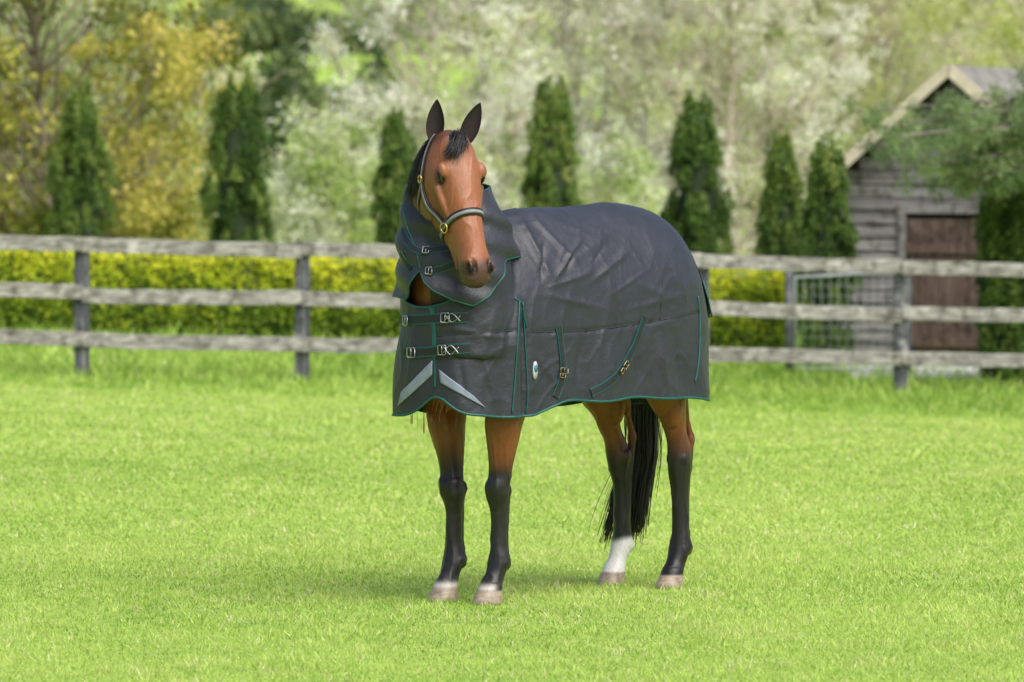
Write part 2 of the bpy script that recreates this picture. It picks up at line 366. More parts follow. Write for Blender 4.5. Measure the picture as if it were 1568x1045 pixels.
def strands(name,ctrls,n,jit0,jit1,rad,wave=.004):
    mb=MB()
    for k in range(n):
        cs=random.choice(ctrls); j=np.random.default_rng(k).normal(0,1,3)
        L=random.uniform(.8,1.0); pts=catmull(cs,4); m=len(pts); pts=pts[:max(4,int(m*L))]
        m=len(pts); out=[]
        ph=random.uniform(0,6)
        for i,p in enumerate(pts):
            u=i/(m-1); jj=j*(jit0*(1-u)+jit1*u)
            out.append(p+jj+np.array([math.sin(u*9+ph),math.cos(u*7+ph),0])*wave*u)
        mb.tube(out,[rad*(1-.75*(i/(m-1))) for i in range(m)],4,random.random())
    return mb.obj(name,hairm,horse)
strands('forelock',[[HP(.0,-.015,.0),HP(.03,.014,-.015),HP(.07,.020,-.035),HP(.120,.018,-.062)],[HP(.005,-.015,-.02),HP(.035,.010,-.035),HP(.07,.010,-.06),HP(.105,-.006,-.092)],[HP(.005,-.015,.02),HP(.03,.014,.008),HP(.085,.022,-.01)]],360,.010,.013,.0018,.003)
strands('mane',[[(-.30,23.74,1.965),(-.35,23.72,1.92),(-.385,23.72,1.84),(-.415,23.72,1.72)],[(-.31,23.76,1.955),(-.365,23.75,1.90),(-.405,23.76,1.80),(-.43,23.76,1.68)],[(-.29,23.72,1.97),(-.335,23.70,1.93),(-.37,23.70,1.83),(-.39,23.70,1.74)]],420,.009,.013,.0024)
tc=[[tuple(W3(-1.42,-.02,1.25)),(.68,25.18,1.0),(.585,25.22,.80),(.575,25.22,.58),(.54,25.22,.36),(.51,25.2,.14)],
    [tuple(W3(-1.42,-.04,1.25)),(.67,25.2,1.0),(.555,25.24,.80),(.55,25.24,.58),(.47,25.25,.36),(.41,25.24,.15)],
    [tuple(W3(-1.42,-.0,1.25)),(.68,25.16,1.0),(.61,25.2,.80),(.61,25.2,.58),(.585,25.2,.42),(.555,25.18,.17)]]
strands('tail',tc,900,.015,.021,.0036,.006)

# ------------------------------------------------------------ RUG
rb=MB(); rb.rings(body_rings(0,.62))
collar=[(-.215,23.94,1.05,.25,.27),(-.22,23.93,1.25,.245,.265),(-.23,23.90,1.45,.225,.23),(-.25,23.88,1.62,.20,.19),(-.262,23.86,1.7,.16,.15)]
rb.rings([ell(r[:3],r[3],r[4]) for r in catmull(collar,4)])
me=bpy.data.meshes.new('tmp'); me.from_pydata([tuple(v) for v in rb.v],[],rb.f)
tmp=link(bpy.data.objects.new('tmp',me)); md=tmp.modifiers.new('r','REMESH'); md.mode='VOXEL'; md.voxel_size=.0065
sm=tmp.modifiers.new('s','SMOOTH'); sm.factor=.5; sm.iterations=12
dg=bpy.context.evaluated_depsgraph_get(); rm=bpy.data.meshes.new_from_object(tmp.evaluated_get(dg)); bpy.data.objects.remove(tmp)
bm=bmesh.new(); bm.from_mesh(rm)
bmesh.ops.bisect_plane(bm,geom=bm.verts[:]+bm.edges[:]+bm.faces[:],plane_co=(0,0,.80),plane_no=(0,0,-1),clear_outer=True)
pn=Vector((H[0]*.9,H[1]*.9,1)).normalized(); pc=Vector(W3(.28,0,1.30))
bmesh.ops.bisect_plane(bm,geom=bm.verts[:]+bm.edges[:]+bm.faces[:],plane_co=pc,plane_no=pn,clear_outer=True)
K=.002755
def E(a,b): return ((a-784)*K,1.87-(b-245)*K)   # front elevation drafting grid, 1 unit = 2.755 mm
def seg(x,z,e0,e1):
    (x0,z0),(x1,z1)=E(*e0),E(*e1); dx,dz=x1-x0,z1-z0; L2=dx*dx+dz*dz
    u=((x-x0)*dx+(z-z0)*dz)/L2; uc=min(1,max(0,u))
    return math.hypot(x-x0-uc*dx,z-z0-uc*dz),uc,u
creases=[((795,335),(848,436),.015,.018),((812,330),(880,400),.011,.010),((850,428),(890,368),.011,.015),((905,434),(965,388),.013,.010),((880,400),(955,345),.020,.007),((828,430),(833,375),.010,-.012),
 ((868,415),(882,380),.010,-.012),((905,410),(925,380),.009,-.006),((840,440),(905,420),.011,.007),((1010,520),(1022,606),.018,.014),((1040,520),(1048,606),.015,-.010),((890,520),(884,606),.017,-.010),((930,525),(940,608),.019,.010),((975,540),(985,608),.017,-.009),
 ((985,330),(1020,440),.03,.006),((1030,380),(1060,470),.020,.007),((760,470),(740,540),.019,.009),((740,545),(765,625),.017,.010),((705,550),(712,615),.015,-.007),((640,500),(625,610),.015,.008),((960,430),(1050,470),.020,.006),((830,450),(930,475),.014,.006),
 ((1000,505),(1075,480),.016,.006),((690,500),(770,515),.013,.006),((825,545),(850,600),.013,.007),((950,480),(1060,455),.012,.004),((935,455),(990,420),.009,.005),((1005,470),(1030,430),.010,.005),((860,345),(900,360),.010,.004)]
bm.normal_update()
for v in bm.verts:
    p=v.co; x,y,z=p; nrm=v.normal.copy(); s=(np.array(p)-O)@H; t=(np.array(p)-O)@Lf
    d=0
    q=Vector((s*2.3,t*2.3,z*1.1)); d+=.010*noise.noise(q+Vector((3,1,0)))
    rr=noise.noise(Vector((s*3.2+z*1.8,t*3.2,z*1.8-s)))
    d+=.006*max(0,1-abs(rr)*3.5)**1.5*smooth01((noise.noise(Vector((s*2,t*2,z*2+9)))+.25)/.4)*(1-.65*smooth01((z-1.35)/.2)*smooth01((-.6-s)/.2))
    r2=noise.noise(Vector((s*7+z*3,t*7,z*5-s*2)))
    d+=.0028*max(0,1-abs(r2)*4)**1.5
    lowk=smooth01((1.22-z)/.4); al=s-0.6*t*smooth01((s+.05)/.1)
    d+=.014*lowk*math.sin(al*19+2.0*noise.noise(Vector((s*3,t*3,z))))*.6
    if nrm.y<.25:
        for e0,e1,w,am in creases:
            dist,uc,u=seg(x,z,e0,e1)
            if dist<w*3: d+=am*math.exp(-(dist/w)**1.6)*(math.sin(math.pi*min(1,max(0,uc*.8+.1))))
        for a0,a1 in (((815,508),(900,508)),((900,508),(1000,498)),((1000,498),(1088,484)),((670,510),(785,505))):
            dist,uc,u=seg(x,z,a0,a1); d-=.004*math.exp(-(dist/.010)**2)
        dist,uc,u=seg(x,z,(803,462),(806,640))
        if z<E(0,462)[1]+.02: d-= .028*math.exp(-(dist/.014)**2)*smooth01((E(0,455)[1]-z)/.15)
        dist2,_,_=seg(x,z,(788,458),(785,640)); d+=.014*math.exp(-(dist2/.02)**2)
    hemd=0
    if z<1.15:
        base=.048*smooth01((-.05-s)/.25)*(1-.5*smooth01((-.9-s)/.4))*smooth01((t+.1)/.2)
        base+=.085*math.exp(-((x-E(668,0)[0])/.080)**2)*smooth01((s-.06)/.10)
        base+=.05*smooth01((-1.33-s)/.12)*smooth01((t+.05)/.1)
        base+=.006*math.sin(al*15)
        hemd=base*smooth01((1.15-z)/.35)
    v.co=p+nrm*d; v.co.z+=hemd
bm.normal_update()
def loops(bm):
    be=[e for e in bm.edges if e.is_boundary]; adj={}
    for e in be:
        for a_,b_ in((e.verts[0],e.verts[1]),(e.verts[1],e.verts[0])): adj.setdefault(a_,[]).append(b_)
    seen=set();out=[]
    for v0 in adj:
        if v0 in seen: continue
        lp=[v0];seen.add(v0);cur=v0
        while True:
            nx_=[w for w in adj[cur] if w not in seen]
            if not nx_: break
            cur=nx_[0]; seen.add(cur); lp.append(cur)
        out.append([np.array(v.co) for v in lp])
    return sorted(out,key=len,reverse=True)
LP=loops(bm)
bm.to_mesh(rm)
rugm,nt,b=newmat('rug_fabric')
n=noise_tex(nt,6,5,.65); n2=noise_tex(nt,420,2,.5); n4=noise_tex(nt,22,4,.55)
nt.links.new(ramp(nt,[(.3,(.019,.021,.030)),(.7,(.028,.030,.043))],n),b.inputs['Base Color']); b.inputs['Roughness'].default_value=.47; b.inputs['Specular IOR Level'].default_value=.47
pv=bump(nt,b,n4,.4,.012); bump(nt,b,n2,.35,.002,pv)
rm.materials.clear(); rm.materials.append(rugm); rm.polygons.foreach_set('use_smooth',[True]*len(rm.polygons))
rug=empty('horse_rug')
body=link(bpy.data.objects.new('body_panel',rm),rug)
so=body.modifiers.new('t','SOLIDIFY'); so.thickness=.004; so.offset=-1
RB=BVHTree.FromBMesh(bm)
cov=[(-.262,23.865,1.765,.172,.155),(-.262,23.87,1.72,.186,.165),(-.25,23.88,1.65,.210,.19),(-.24,23.89,1.58,.234,.215),(-.235,23.905,1.50,.248,.245),(-.23,23.91,1.42,.256,.27),(-.228,23.92,1.34,.262,.29),(-.225,23.925,1.27,.262,.30)]
cr=catmull(cov,6); ncv=96; vv=[];ff=[]
def hemcov(x,y,front):
    back=1.47
    pts=[(-.50,1.30),(-.45,1.285),(-.415,1.35),(-.385,1.41),(-.355,1.36),(-.32,1.325),(-.24,1.285),(-.16,1.262),(-.09,1.31),(-.03,1.40),(.0,1.45),(.05,1.47)]
    return float(np.interp(x,[p[0] for p in pts],[p[1] for p in pts])) if front else back if x>-.3 else 1.32
nr=len(cr)
for i in range(nr):
    for j in range(ncv):
        a=2*math.pi*j/ncv; r=cr[-1]; xx=r[0]+r[3]*math.cos(a); yy=r[1]+r[4]*math.sin(a)
        hz=hemcov(xx,yy,math.sin(a)<.15); ztop=1.755+.02*math.sin(a)
        zz=ztop+(hz-ztop)*i/(nr-1)
        col=[np.interp(-zz,-cr[:,2],cr[:,k]) for k in (0,1,3,4)]
        fold=.008*math.sin(a*5+zz*14)+.010*noise.noise(Vector((math.cos(a)*2.5,math.sin(a)*2.5,zz*7)))+.009*math.sin(zz*48+a*3)*smooth01((1.7-zz)/.1)
        vv.append(np.array([col[0]+(col[2]+fold)*math.cos(a),col[1]+(col[3]+fold)*math.sin(a),zz]))
for i in range(nr-1):
    for j in range(ncv):
        q=i*ncv+j;w=i*ncv+(j+1)%ncv; ff.append((q,q+ncv,w+ncv,w))
nc=mesh_obj('neck_cover',vv,ff,rugm,rug); so=nc.modifiers.new('t','SOLIDIFY'); so.thickness=.005; so.offset=0
sb=nc.modifiers.new('u','SUBSURF'); sb.levels=1; sb.render_levels=1
CB=BVHTree.FromPolygons([Vector(v) for v in vv],ff)
teal=simple('teal_binding',(.004,.080,.075),.5,0,.15); webb=simple('black_webbing',(.010,.011,.016),.6); metal=simple('buckle_metal',(.35,.35,.35),.3,1,.1); brass=simple('brass',(.6,.42,.15),.3,1,.1)
refl=simple('reflective_strip',(.20,.235,.31),.4,0,.08)
stitch=simple('seam_thread',(.012,.013,.018),.7)
def cast(x,z,trees):
    best=None
    for T in trees:
        h=T.ray_cast(Vector((x,22,z)),Vector((0,1,0)))
        if h[0] is None or (T is RB and h[1].y>.05): continue
        if best is None or h[0].y<best[0].y: best=h
    return best
def surf(path,trees,n=8,off=.004,sm=2):
    pts=catmull([E(*p) for p in path],n); P=[];Nn=[]
    for x,z in pts:
        h=cast(x,z,trees)
        if h is None: continue
        nn=h[1] if h[1].y<0 else -h[1]
        P.append(np.array(h[0])); Nn.append(np.array(nn))
    P=np.array(P);Nn=np.array(Nn)
    for _ in range(sm):
        P[1:-1]=(P[:-2]+2*P[1:-1]+P[2:])/4; Nn[1:-1]=(Nn[:-2]+2*Nn[1:-1]+Nn[2:])/4
    Nn/=np.linalg.norm(Nn,axis=1)[:,None]+1e-9
    return P+Nn*off,Nn
def ribbon(mb,P,Nn,w,th=.003,ws=None):
    rings=[]
    for i in range(len(P)):
        d=P[min(i+1,len(P)-1)]-P[max(i-1,0)]; d/=np.linalg.norm(d)+1e-9; sd=np.cross(d,Nn[i]); sd/=np.linalg.norm(sd)+1e-9
        ww=(ws[i] if ws is not None else w)/2
        rings.append([P[i]-sd*ww-Nn[i]*th,P[i]+sd*ww-Nn[i]*th,P[i]+sd*ww+Nn[i]*th/2,P[i]-sd*ww+Nn[i]*th/2])
    mb.rings(rings)
pip=MB()
for lp in LP[:2]:
    if len(lp)<60: continue
    lp=np.array(lp)
    for _ in range(3): lp=(np.roll(lp,1,0)+2*lp+np.roll(lp,-1,0))/4
    pip.tube(list(lp)+[lp[0]],.0055,6)
hem=[vv[(nr-1)*ncv+j] for j in range(ncv)]; pip.tube([h for h in hem if h[1]<23.97],.0045,6)
top=[vv[j] for j in range(ncv)]; pip.tube(top+[top[0]],.003,6)
def line(path,r,trees,mb,off=.002):
    P,_=surf(path,trees,8,off); mb.tube(list(P),r,5)
A=[RB,CB]
line([(795,458),(792,520),(788,580),(784,630)],.0042,[RB],pip); line([(788,456),(800,466),(806,500)],.0035,[RB],pip)
line([(800,462),(804,520),(808,600),(805,632)],.0033,[RB],pip)
line([(655,462),(662,475),(666,500),(667,545),(668,590)],.0042,[RB],pip)
line([(1077,460),(1080,500),(1078,560),(1072,595)],.0045,[RB],pip)
line([(617,315),(625,345),(640,385),(645,410)],.004,[CB],pip)
pip.obj('teal_piping',teal,rug)
sea=MB()
line([(815,508),(900,508),(1000,498),(1074,486)],.0025,[RB],sea,0); line([(672,512),(730,507),(785,505)],.002,[RB],sea,0)
line([(1050,372),(1030,400),(1020,440),(1015,495)],.002,[RB],sea,0)
sea.obj('seams',stitch,rug)
st_t=MB();st_b=MB();bk=MB()
def strap(path,trees,w=.044,off=.004):
    P,Nn=surf(path,trees,8,off,3); ribbon(st_t,P,Nn,w,.002); ribbon(st_b,P+Nn*.002,Nn,w*.70,.002)
def buckle(mb,a_,b_,trees,w,h,r=.003,off=.014,bar=True,ang=0):
    x,z=E(a_,b_); hh=cast(x,z,trees)
    if hh is None: return
    nn=np.array(hh[1]); nn=nn if nn[1]<0 else -nn; c0=np.array(hh[0])+nn*off
    u=np.cross(nn,UP); u/=np.linalg.norm(u); v_=np.cross(u,nn)*-1
    u,v_=u*math.cos(ang)+v_*math.sin(ang),-u*math.sin(ang)+v_*math.cos(ang)
    pts=[c0+u*w*x_+v_*h*y_ for x_,y_ in((-1,-.8),(-.8,-1),(.8,-1),(1,-.8),(1,.8),(.8,1),(-.8,1),(-1,.8),(-1,-.8))]
    mb.tube(pts,r,6)
    if bar: mb.tube([c0-v_*h,c0+v_*h],r*.9,6)
strap([(612,489),(640,487),(680,484),(718,483)],[RB]); strap([(620,537),(650,536),(690,531),(720,529)],[RB])
strap([(618,352),(628,372),(648,384),(690,377)],A,.030); strap([(616,385),(630,408),(652,417),(698,402)],A,.032)
strap([(855,500),(859,535),(862,565),(857,590),(850,608)],[RB],.036); strap([(990,490),(975,530),(957,563),(935,588),(905,604)],[RB],.036)
P_,N_=surf([(664,466),(666,500),(667,545)],[RB],8,.003); ribbon(st_t,P_,N_,.018,.002)
st_t.obj('strap_binding',teal,rug,False); st_b.obj('strap_webbing',webb,rug,False)
for q in ((626,489),(684,484),(633,537),(680,532)): buckle(bk,*q,[RB],.018,.020)
bk2=MB()
for x0,y0 in((684,484),(682,532)):
    line([(x0,y0+4),(x0+10,y0-7),(x0+22,y0+5)],.0028,[RB],bk,.014); line([(x0,y0-5),(x0+10,y0+6),(x0+22,y0-4)],.0028,[RB],bk,.014)
for q in ((655,383),(660,413)): buckle(bk,*q,A,.014,.015)
buckle(bk2,861,568,[RB],.02,.012); buckle(bk2,859,576,[RB],.014,.009); buckle(bk2,957,563,[RB],.018,.012,ang=.8); buckle(bk2,951,572,[RB],.013,.009,ang=.8)
bk.obj('buckles',metal,rug); bk2.obj('surcingle_clips',simple('antique_brass',(.20,.16,.10),.35,1),rug)
rf=MB()
def patch(near,far,n=16,k=6):
    rows=[]
    for j in range(k+1):
        v_=j/k; row=[]
        for i in range(n+1):
            u=i/n; p=(np.array(near[0])*(1-u)+np.array(near[1])*u)*(1-v_)+(np.array(far[0])*(1-u)+np.array(far[1])*u)*v_
            x,z=E(*p); h=cast(x,z,[RB])
            if h is None: q_=row[-1] if row else rows[-1][i]
            else:
                nn=np.array(h[1]); nn=nn if nn[1]<0 else -nn; q_=np.array(h[0])+nn*.0045
            row.append(q_)
        rows.append(row)
    rf.add([p for r in rows for p in r],[(j*(n+1)+i,j*(n+1)+i+1,(j+1)*(n+1)+i+1,(j+1)*(n+1)+i) for j in range(k) for i in range(n)])
patch(((664,548),(616,598)),((664,570),(611,620)))
patch(((674,562),(726,602)),((676,582),(743,620)))
ro=rf.obj('reflective_strips',refl,rug); so=ro.modifiers.new('t','SOLIDIFY'); so.thickness=.001
lg=MB(); x,z=E(818,566); h_=cast(x,z,[RB]); nn=np.array(h_[1]); c0=np.array(h_[0])+nn*.006; u=np.cross(UP,nn);u/=np.linalg.norm(u); v_=np.cross(nn,u)
lg.rings([[c0+u*.014*math.cos(a)+v_*.038*math.sin(a)+nn*o for a in np.linspace(0,2*math.pi,17)[:-1]] for o in(-.006,.002)])
lg.obj('woven_label',simple('label_white',(.42,.45,.47),.5),rug)
lg=MB(); c0=c0+nn*.004+v_*.008; lg.rings([[c0+u*.010*math.cos(a)+v_*.015*math.sin(a)+nn*o for a in np.linspace(0,2*math.pi,13)[:-1]] for o in(-.002,.001)])
lg.obj('label_motif',simple('label_blue',(.03,.16,.20),.5),rug)
tf=MB(); rings=[]
for z,o in ((1.50,.008),(1.42,.016),(1.34,.024),(1.26,.034),(1.18,.046)):
    r=[]
    for a in np.linspace(-.8,.8,12):
        h_=RB.ray_cast(Vector(W3(-1.1-1.0*math.cos(a*.8),1.0*math.sin(a*.8)*.6,z)),Vector(H*math.cos(a*.8)-Lf*math.sin(a*.8)*.6).normalized())
        p=np.array(h_[0]) if h_[0] is not None else W3(-1.45,.1*a,z)
        p=p+(-H*math.cos(a*.6)+Lf*math.sin(a*.6)*.5)*o; r.append(p)
    rings.append(r)
v2=[p for r in rings for p in r]; f2=[(i*12+j,i*12+j+1,i*12+j+13,i*12+j+12) for i in range(4) for j in range(11)]
tfo=mesh_obj('tail_flap',v2,f2,rugm,rug); so=tfo.modifiers.new('t','SOLIDIFY'); so.thickness=.004
sb=tfo.modifiers.new('u','SUBSURF'); sb.levels=2; sb.render_levels=2
tb=MB(); edge=[rings[i][0] for i in range(2,5)]+rings[4][1:-1]+[rings[i][-1] for i in range(4,1,-1)]; tb.tube(edge,.0035,6); tb.obj('tail_flap_piping',teal,rug)

# ------------------------------------------------------------ HALTER
hal=empty('halter'); hd_=MB();hl_=MB();hr=MB()
dq=[r[0] for r in hd];dD=[r[2] for r in hd];dF=[r[1] for r in hd];dWd=[r[3] for r in hd]
def hcast(q,th,off=.005):
    D=np.interp(q,dq,dD); f0=np.interp(q,dq,dF); ax=HP(q,f0-D/2,0); th=math.radians(th); d=HF*math.cos(th)+HW*math.sin(th)
    h_=HB.ray_cast(Vector(ax),Vector(d)); lim=1.25*math.hypot(D/2*math.cos(th),np.interp(q,dq,dWd)*math.sin(th))
    if h_[0] is None or (Vector(ax)-h_[0]).length>lim: p=ax+d*lim*.9; n_=d
    else:
        p=np.array(h_[0]); n_=np.array(h_[1])
        if n_.dot(d)<0: n_=-n_
    return p+n_*off,n_
def hstrap(path,w=.028,n=6):
    pts=catmull(path,n); P=[];Nn=[]
    for q,th in pts:
        p,n_=hcast(q,th); P.append(p);Nn.append(n_)
    P=np.array(P);Nn=np.array(Nn)
    for _ in range(3): P[1:-1]=(P[:-2]+2*P[1:-1]+P[2:])/4; Nn[1:-1]=(Nn[:-2]+2*Nn[1:-1]+Nn[2:])/4
    Nn/=np.linalg.norm(Nn,axis=1)[:,None]
    ribbon(hd_,P,Nn,w,.004); ribbon(hl_,P+Nn*.0035,Nn,w*.40,.002)
hstrap([(.340+.025*(1-math.cos(math.radians(a))),a) for a in range(-180,181,20)],.033,3)
for sd in(-1,1):
    hstrap([(.370,sd*92),(.31,sd*100),(.24,sd*106),(.17,sd*110),(.13,sd*112)],.029)
    hstrap([(.13,sd*112),(.06,sd*108),(.0,sd*104),(-.03,sd*95)],.026)
    hstrap([(.15,sd*112),(.21,sd*135),(.25,sd*160),(.26,sd*180)],.022)
    for q,th,r in ((.370,sd*92,.021),(.135,sd*112,.016)):
        p,n_=hcast(q,th,.012); u=np.cross(n_,UP);u/=np.linalg.norm(u);v_=np.cross(n_,u)
        hr.tube([p+u*r*math.cos(a)+v_*r*math.sin(a) for a in np.linspace(0,2*math.pi,13)],.0042,6)
hd_.obj('leather_straps',simple('halter_leather',(.022,.017,.016),.4),hal); hl_.obj('padding',simple('halter_padding',(.20,.205,.215),.6),hal); hr.obj('rings',brass,hal)

# ------------------------------------------------------------ FENCE
fence=empty('wooden_fence')
postm=woodmat('fence_post_wood',(.03,.035,.045),(.08,.085,.10),(.28,.275,.27),'z',.7); railm=woodmat('fence_rail_wood',(.09,.082,.074),(.25,.235,.215),(.44,.42,.395),'x',.6)
px=[-9.2,-7.35,-5.5,-3.68,-1.82,-.08,1.68,3.49,5.3,7.1,8.9]; py=[46.9,47.5,48.0,48.6,49.2,49.8,50.4,51,51.6,52.2,52.8]
def roughbeam(c0,c1,w,h,name,mat,seed):
    c0=np.array(c0,float);c1=np.array(c1,float); n=14; d=(c1-c0); L=np.linalg.norm(d); d/=L
    if abs(d[2])>.9: a1=np.array([1.,0,0]);a2=np.array([0,1.,0])
    else: a1=np.cross(d,UP);a1/=np.linalg.norm(a1);a2=np.cross(a1,d)
    rings=[]; r=np.random.default_rng(seed)
    bv=.12
    sh=[(-1,-1+bv),(-1+bv,-1),(1-bv,-1),(1,-1+bv),(1,1-bv),(1-bv,1),(-1+bv,1),(-1,1-bv)]
    wob=np.cumsum(r.normal(0,.0028,n+1))
    for i in range(n+1):
        p=c0+d*L*i/n
        rings.append([p+a1*(x*w/2+r.normal(0,.001))+a2*(z*h/2*(1+r.normal(0,.025))+wob[i]) for x,z in sh])
    mb=MB(); mb.rings(rings); return mb.obj(name,mat,fence,smooth=False)
for i,(x,y) in enumerate(zip(px,py)):
    g=float(G(x,y)); roughbeam((x,y+.08,g-.1),(x+random.uniform(-.01,.01),y+.08,g+1.2+random.uniform(-.02,.02)),.125,.11,'post_%d'%i,postm,i)
for i in range(len(px)-1):
    for k,h in enumerate((1.155,.737,.335)):
        g0=float(G(px[i],py[i]))+random.uniform(-.014,.014);g1=float(G(px[i+1],py[i+1]))+random.uniform(-.014,.014)
        roughbeam((px[i]+.003,py[i]+.0,g0+h),(px[i+1]-.003,py[i+1]+.0,g1+h),.04,.125,'rail_%d_%d'%(i,k),railm,i*7+k)

# ------------------------------------------------------------ foliage helper
def leaves(C,size,tone,elong=1.8,up=0.0):
    n=len(C); a=rng.normal(0,1,(n,3)); a[:,2]=a[:,2]*(1-up)+up*2.5; a/=np.linalg.norm(a,axis=1)[:,None]
    b=rng.normal(0,1,(n,3)); b-=a*np.sum(a*b,1)[:,None]; b/=np.linalg.norm(b,axis=1)[:,None]
    s=(size*rng.uniform(.6,1.3,n))[:,None]
    V=np.stack([C-a*s*.5*elong,C+b*s*.5,C+a*s*.5*elong,C-b*s*.5],1).reshape(-1,3)
    return V,np.arange(4*n).reshape(-1,4),np.repeat(tone,4)
class LV:
    def __init__(s): s.V=[];s.F=[];s.T=[];s.n=0
    def add(s,V,F,T): s.V.append(V);s.F.append(F+s.n);s.T.append(T);s.n+=len(V)
    def obj(s,name,mat,parent=None): return mesh_obj(name,np.concatenate(s.V),np.concatenate(s.F),mat,parent,False,{'tone':np.concatenate(s.T)})
bark=woodmat('bark',(.10,.085,.07),(.22,.19,.16),(.36,.33,.29),'z')
def tree(name,base,height,rx,z0,nclump,per,leaf,mat,trunk=.12,cr=.35,lean=.25,tone0=.5,tv=.2,elong=1.8,twigs=3,seed=1,pale=None,twr=.08):
    r=np.random.default_rng(seed); bx,by=base; gz=float(G(bx,by)); p=empty(name); mb=MB(); lv=LV()
    tp=[np.array([bx,by,gz-.2])]
    for i in range(1,8): tp.append(np.array([bx+r.normal(0,.07*height/8*1.2),by+r.normal(0,.1),gz+height*.85*i/7]))
    mb.tube(catmull(tp,3),[trunk*(1-.85*i/21) for i in range(22)],8)
    for k in range(nclump):
        a=r.uniform(0,2*math.pi); u=r.uniform(0,1); zz=z0+(height-z0)*u; prof=math.sin(math.pi*min(.97,(u*.75+.22)))**.6
        rr=rx*prof*math.sqrt(r.uniform(.12,1)); c=np.array([bx+rr*math.cos(a),by+rr*math.sin(a),gz+zz])
        za=max(.35,zz-rr*.9-lean); ti=min(20,int(21*za/(height*.85))); st=catmull(tp,3)[max(0,ti)]
        mid=(st+c)/2+np.array([r.normal(0,.12),r.normal(0,.12),-.06*rr+r.normal(0,.08)])
        mb.tube(catmull([st,mid,c],3),[trunk*.28,trunk*.25,trunk*.22,trunk*.19,trunk*.15,trunk*.1,trunk*.06],5)
        for _ in range(twigs):
            e=c+r.normal(0,cr*.8,3)+np.array([0,0,cr*.5]); mb.tube([c-(c-mid)*.3,(c+e)/2+r.normal(0,.04,3),e],[max(.006,trunk*twr),max(.005,trunk*twr*.7),.004],4)
        n=int(per*r.uniform(.5,1.3)); cs=cr*r.uniform(.6,1.3)
        sub=r.normal(0,cs*.65,(7,3)); idx=r.integers(0,7,n); C=c+sub[idx]+r.normal(0,cs*.33,(n,3))*np.array([1,1,.8])
        tone=np.clip(tone0+r.normal(0,tv)+r.normal(0,.1,7)[idx]+r.normal(0,.10,n),0,1)
        lv.add(*leaves(C,leaf,tone,elong))
    mb.obj('trunk_and_limbs',bark if pale is None else pale,p); lv.obj('foliage',mat,p); return p
olive=leafmat('olive_leaf',[(0,(.14,.17,.03)),(.35,(.36,.38,.07)),(.65,(.60,.56,.12)),(1,(.78,.64,.20))],.45)
tree('autumn_tree',(-5.5,67),6.2,2.2,.7,140,250,.055,olive,.08,.36,seed=3,tone0=.50,tv=.24,pale=simple('brown_bark',(.28,.23,.18),.8))
tree('autumn_tree',(-8.6,69),6.5,2.4,.7,110,260,.06,olive,.14,.4,seed=4)
paleleaf=leafmat('pale_blossom_leaf',[(0,(.28,.34,.11)),(.3,(.52,.58,.25)),(.55,(.76,.78,.50)),(.8,(.90,.89,.82)),(1,(.93,.92,.88))],.5)
palebark=simple('pale_bark',(.55,.47,.41),.8,0,.25,12)
tree('blossom_tree',(-1.25,84),7,1.75,.3,140,200,.05,paleleaf,.06,.34,seed=11,tone0=.66,tv=.28,pale=palebark,twigs=10,twr=.14)
tree('blossom_tree',(.9,88),8,2.1,.4,150,190,.05,paleleaf,.07,.36,seed=12,tone0=.78,tv=.28,pale=palebark,twigs=11,twr=.14)
tree('blossom_tree',(3.2,86),8,2.1,.4,150,180,.05,paleleaf,.07,.36,seed=13,tone0=.74,tv=.28,pale=palebark,twigs=11,twr=.14)
yel=leafmat('willow_leaf',[(0,(.28,.33,.07)),(.4,(.50,.56,.16)),(.7,(.70,.72,.34)),(1,(.82,.80,.56))],.5)
tree('willow_tree',(5.9,90),8,2.3,.5,150,210,.055,yel,.07,.4,seed=14,tone0=.64,tv=.24,pale=palebark,twigs=9,twr=.12)
tree('willow_tree',(8.6,86),8,2.3,.5,110,220,.055,yel,.10,.4,seed=15,tone0=.55,pale=palebark,twigs=5)
shr=leafmat('shrub_leaf',[(0,(.18,.27,.06)),(.4,(.42,.54,.15)),(.7,(.64,.72,.36)),(1,(.86,.86,.76))],.5)
tree('flowering_shrub',(-2.4,76),2.3,.95,.1,64,240,.045,shr,.05,.3,seed=21,tone0=.66,tv=.26,twigs=5,pale=palebark)
tree('flowering_shrub',(-4.0,80),1.5,1.2,.1,56,220,.045,shr,.05,.28,seed=22,tone0=.6,tv=.26,twigs=3,pale=palebark)
tree('flowering_shrub',(1.2,79),2.0,1.6,.1,60,240,.045,shr,.05,.3,seed=23,tone0=.64,tv=.26,twigs=4,pale=palebark)
def mass(name,spec,mat,seed):
    r=np.random.default_rng(seed); lv=LV(); mb=MB()
    for (x0,x1,y0,y1,n,hmin,hmax,rad,tone,lf,cnt) in spec:
        for k in range(n):
            x=r.uniform(x0,x1);y=r.uniform(y0,y1); g=float(G(x,y)); h=r.uniform(hmin,hmax); tt=tone+r.normal(0,.13)
            mb.tube([(x,y,g-.3),(x+r.normal(0,.2),y,g+h*.8)],[rad*.09,rad*.03],5)
            cc=np.array([x,y,g+h*.52]); sub=r.normal(0,1,(22,3)); sub/=np.linalg.norm(sub,axis=1)[:,None]; sub*=r.uniform(.35,1,(22,1))*np.array([rad,rad,h*.5])
            idx=r.integers(0,22,cnt); C=cc+sub[idx]+r.normal(0,rad*.2,(cnt,3)); C[:,2]=np.maximum(C[:,2],g)
            lv.add(*leaves(C,lf,np.clip(tt+r.normal(0,.14,22)[idx]+r.normal(0,.1,cnt),0,1),1.5))
    p=empty(name); mb.obj('trunks',bark,p); lv.obj('foliage',mat,p)
dm=leafmat('distant_leaf',[(0,(.07,.11,.045)),(.3,(.21,.28,.10)),(.6,(.52,.55,.28)),(1,(.76,.70,.54))],.4)
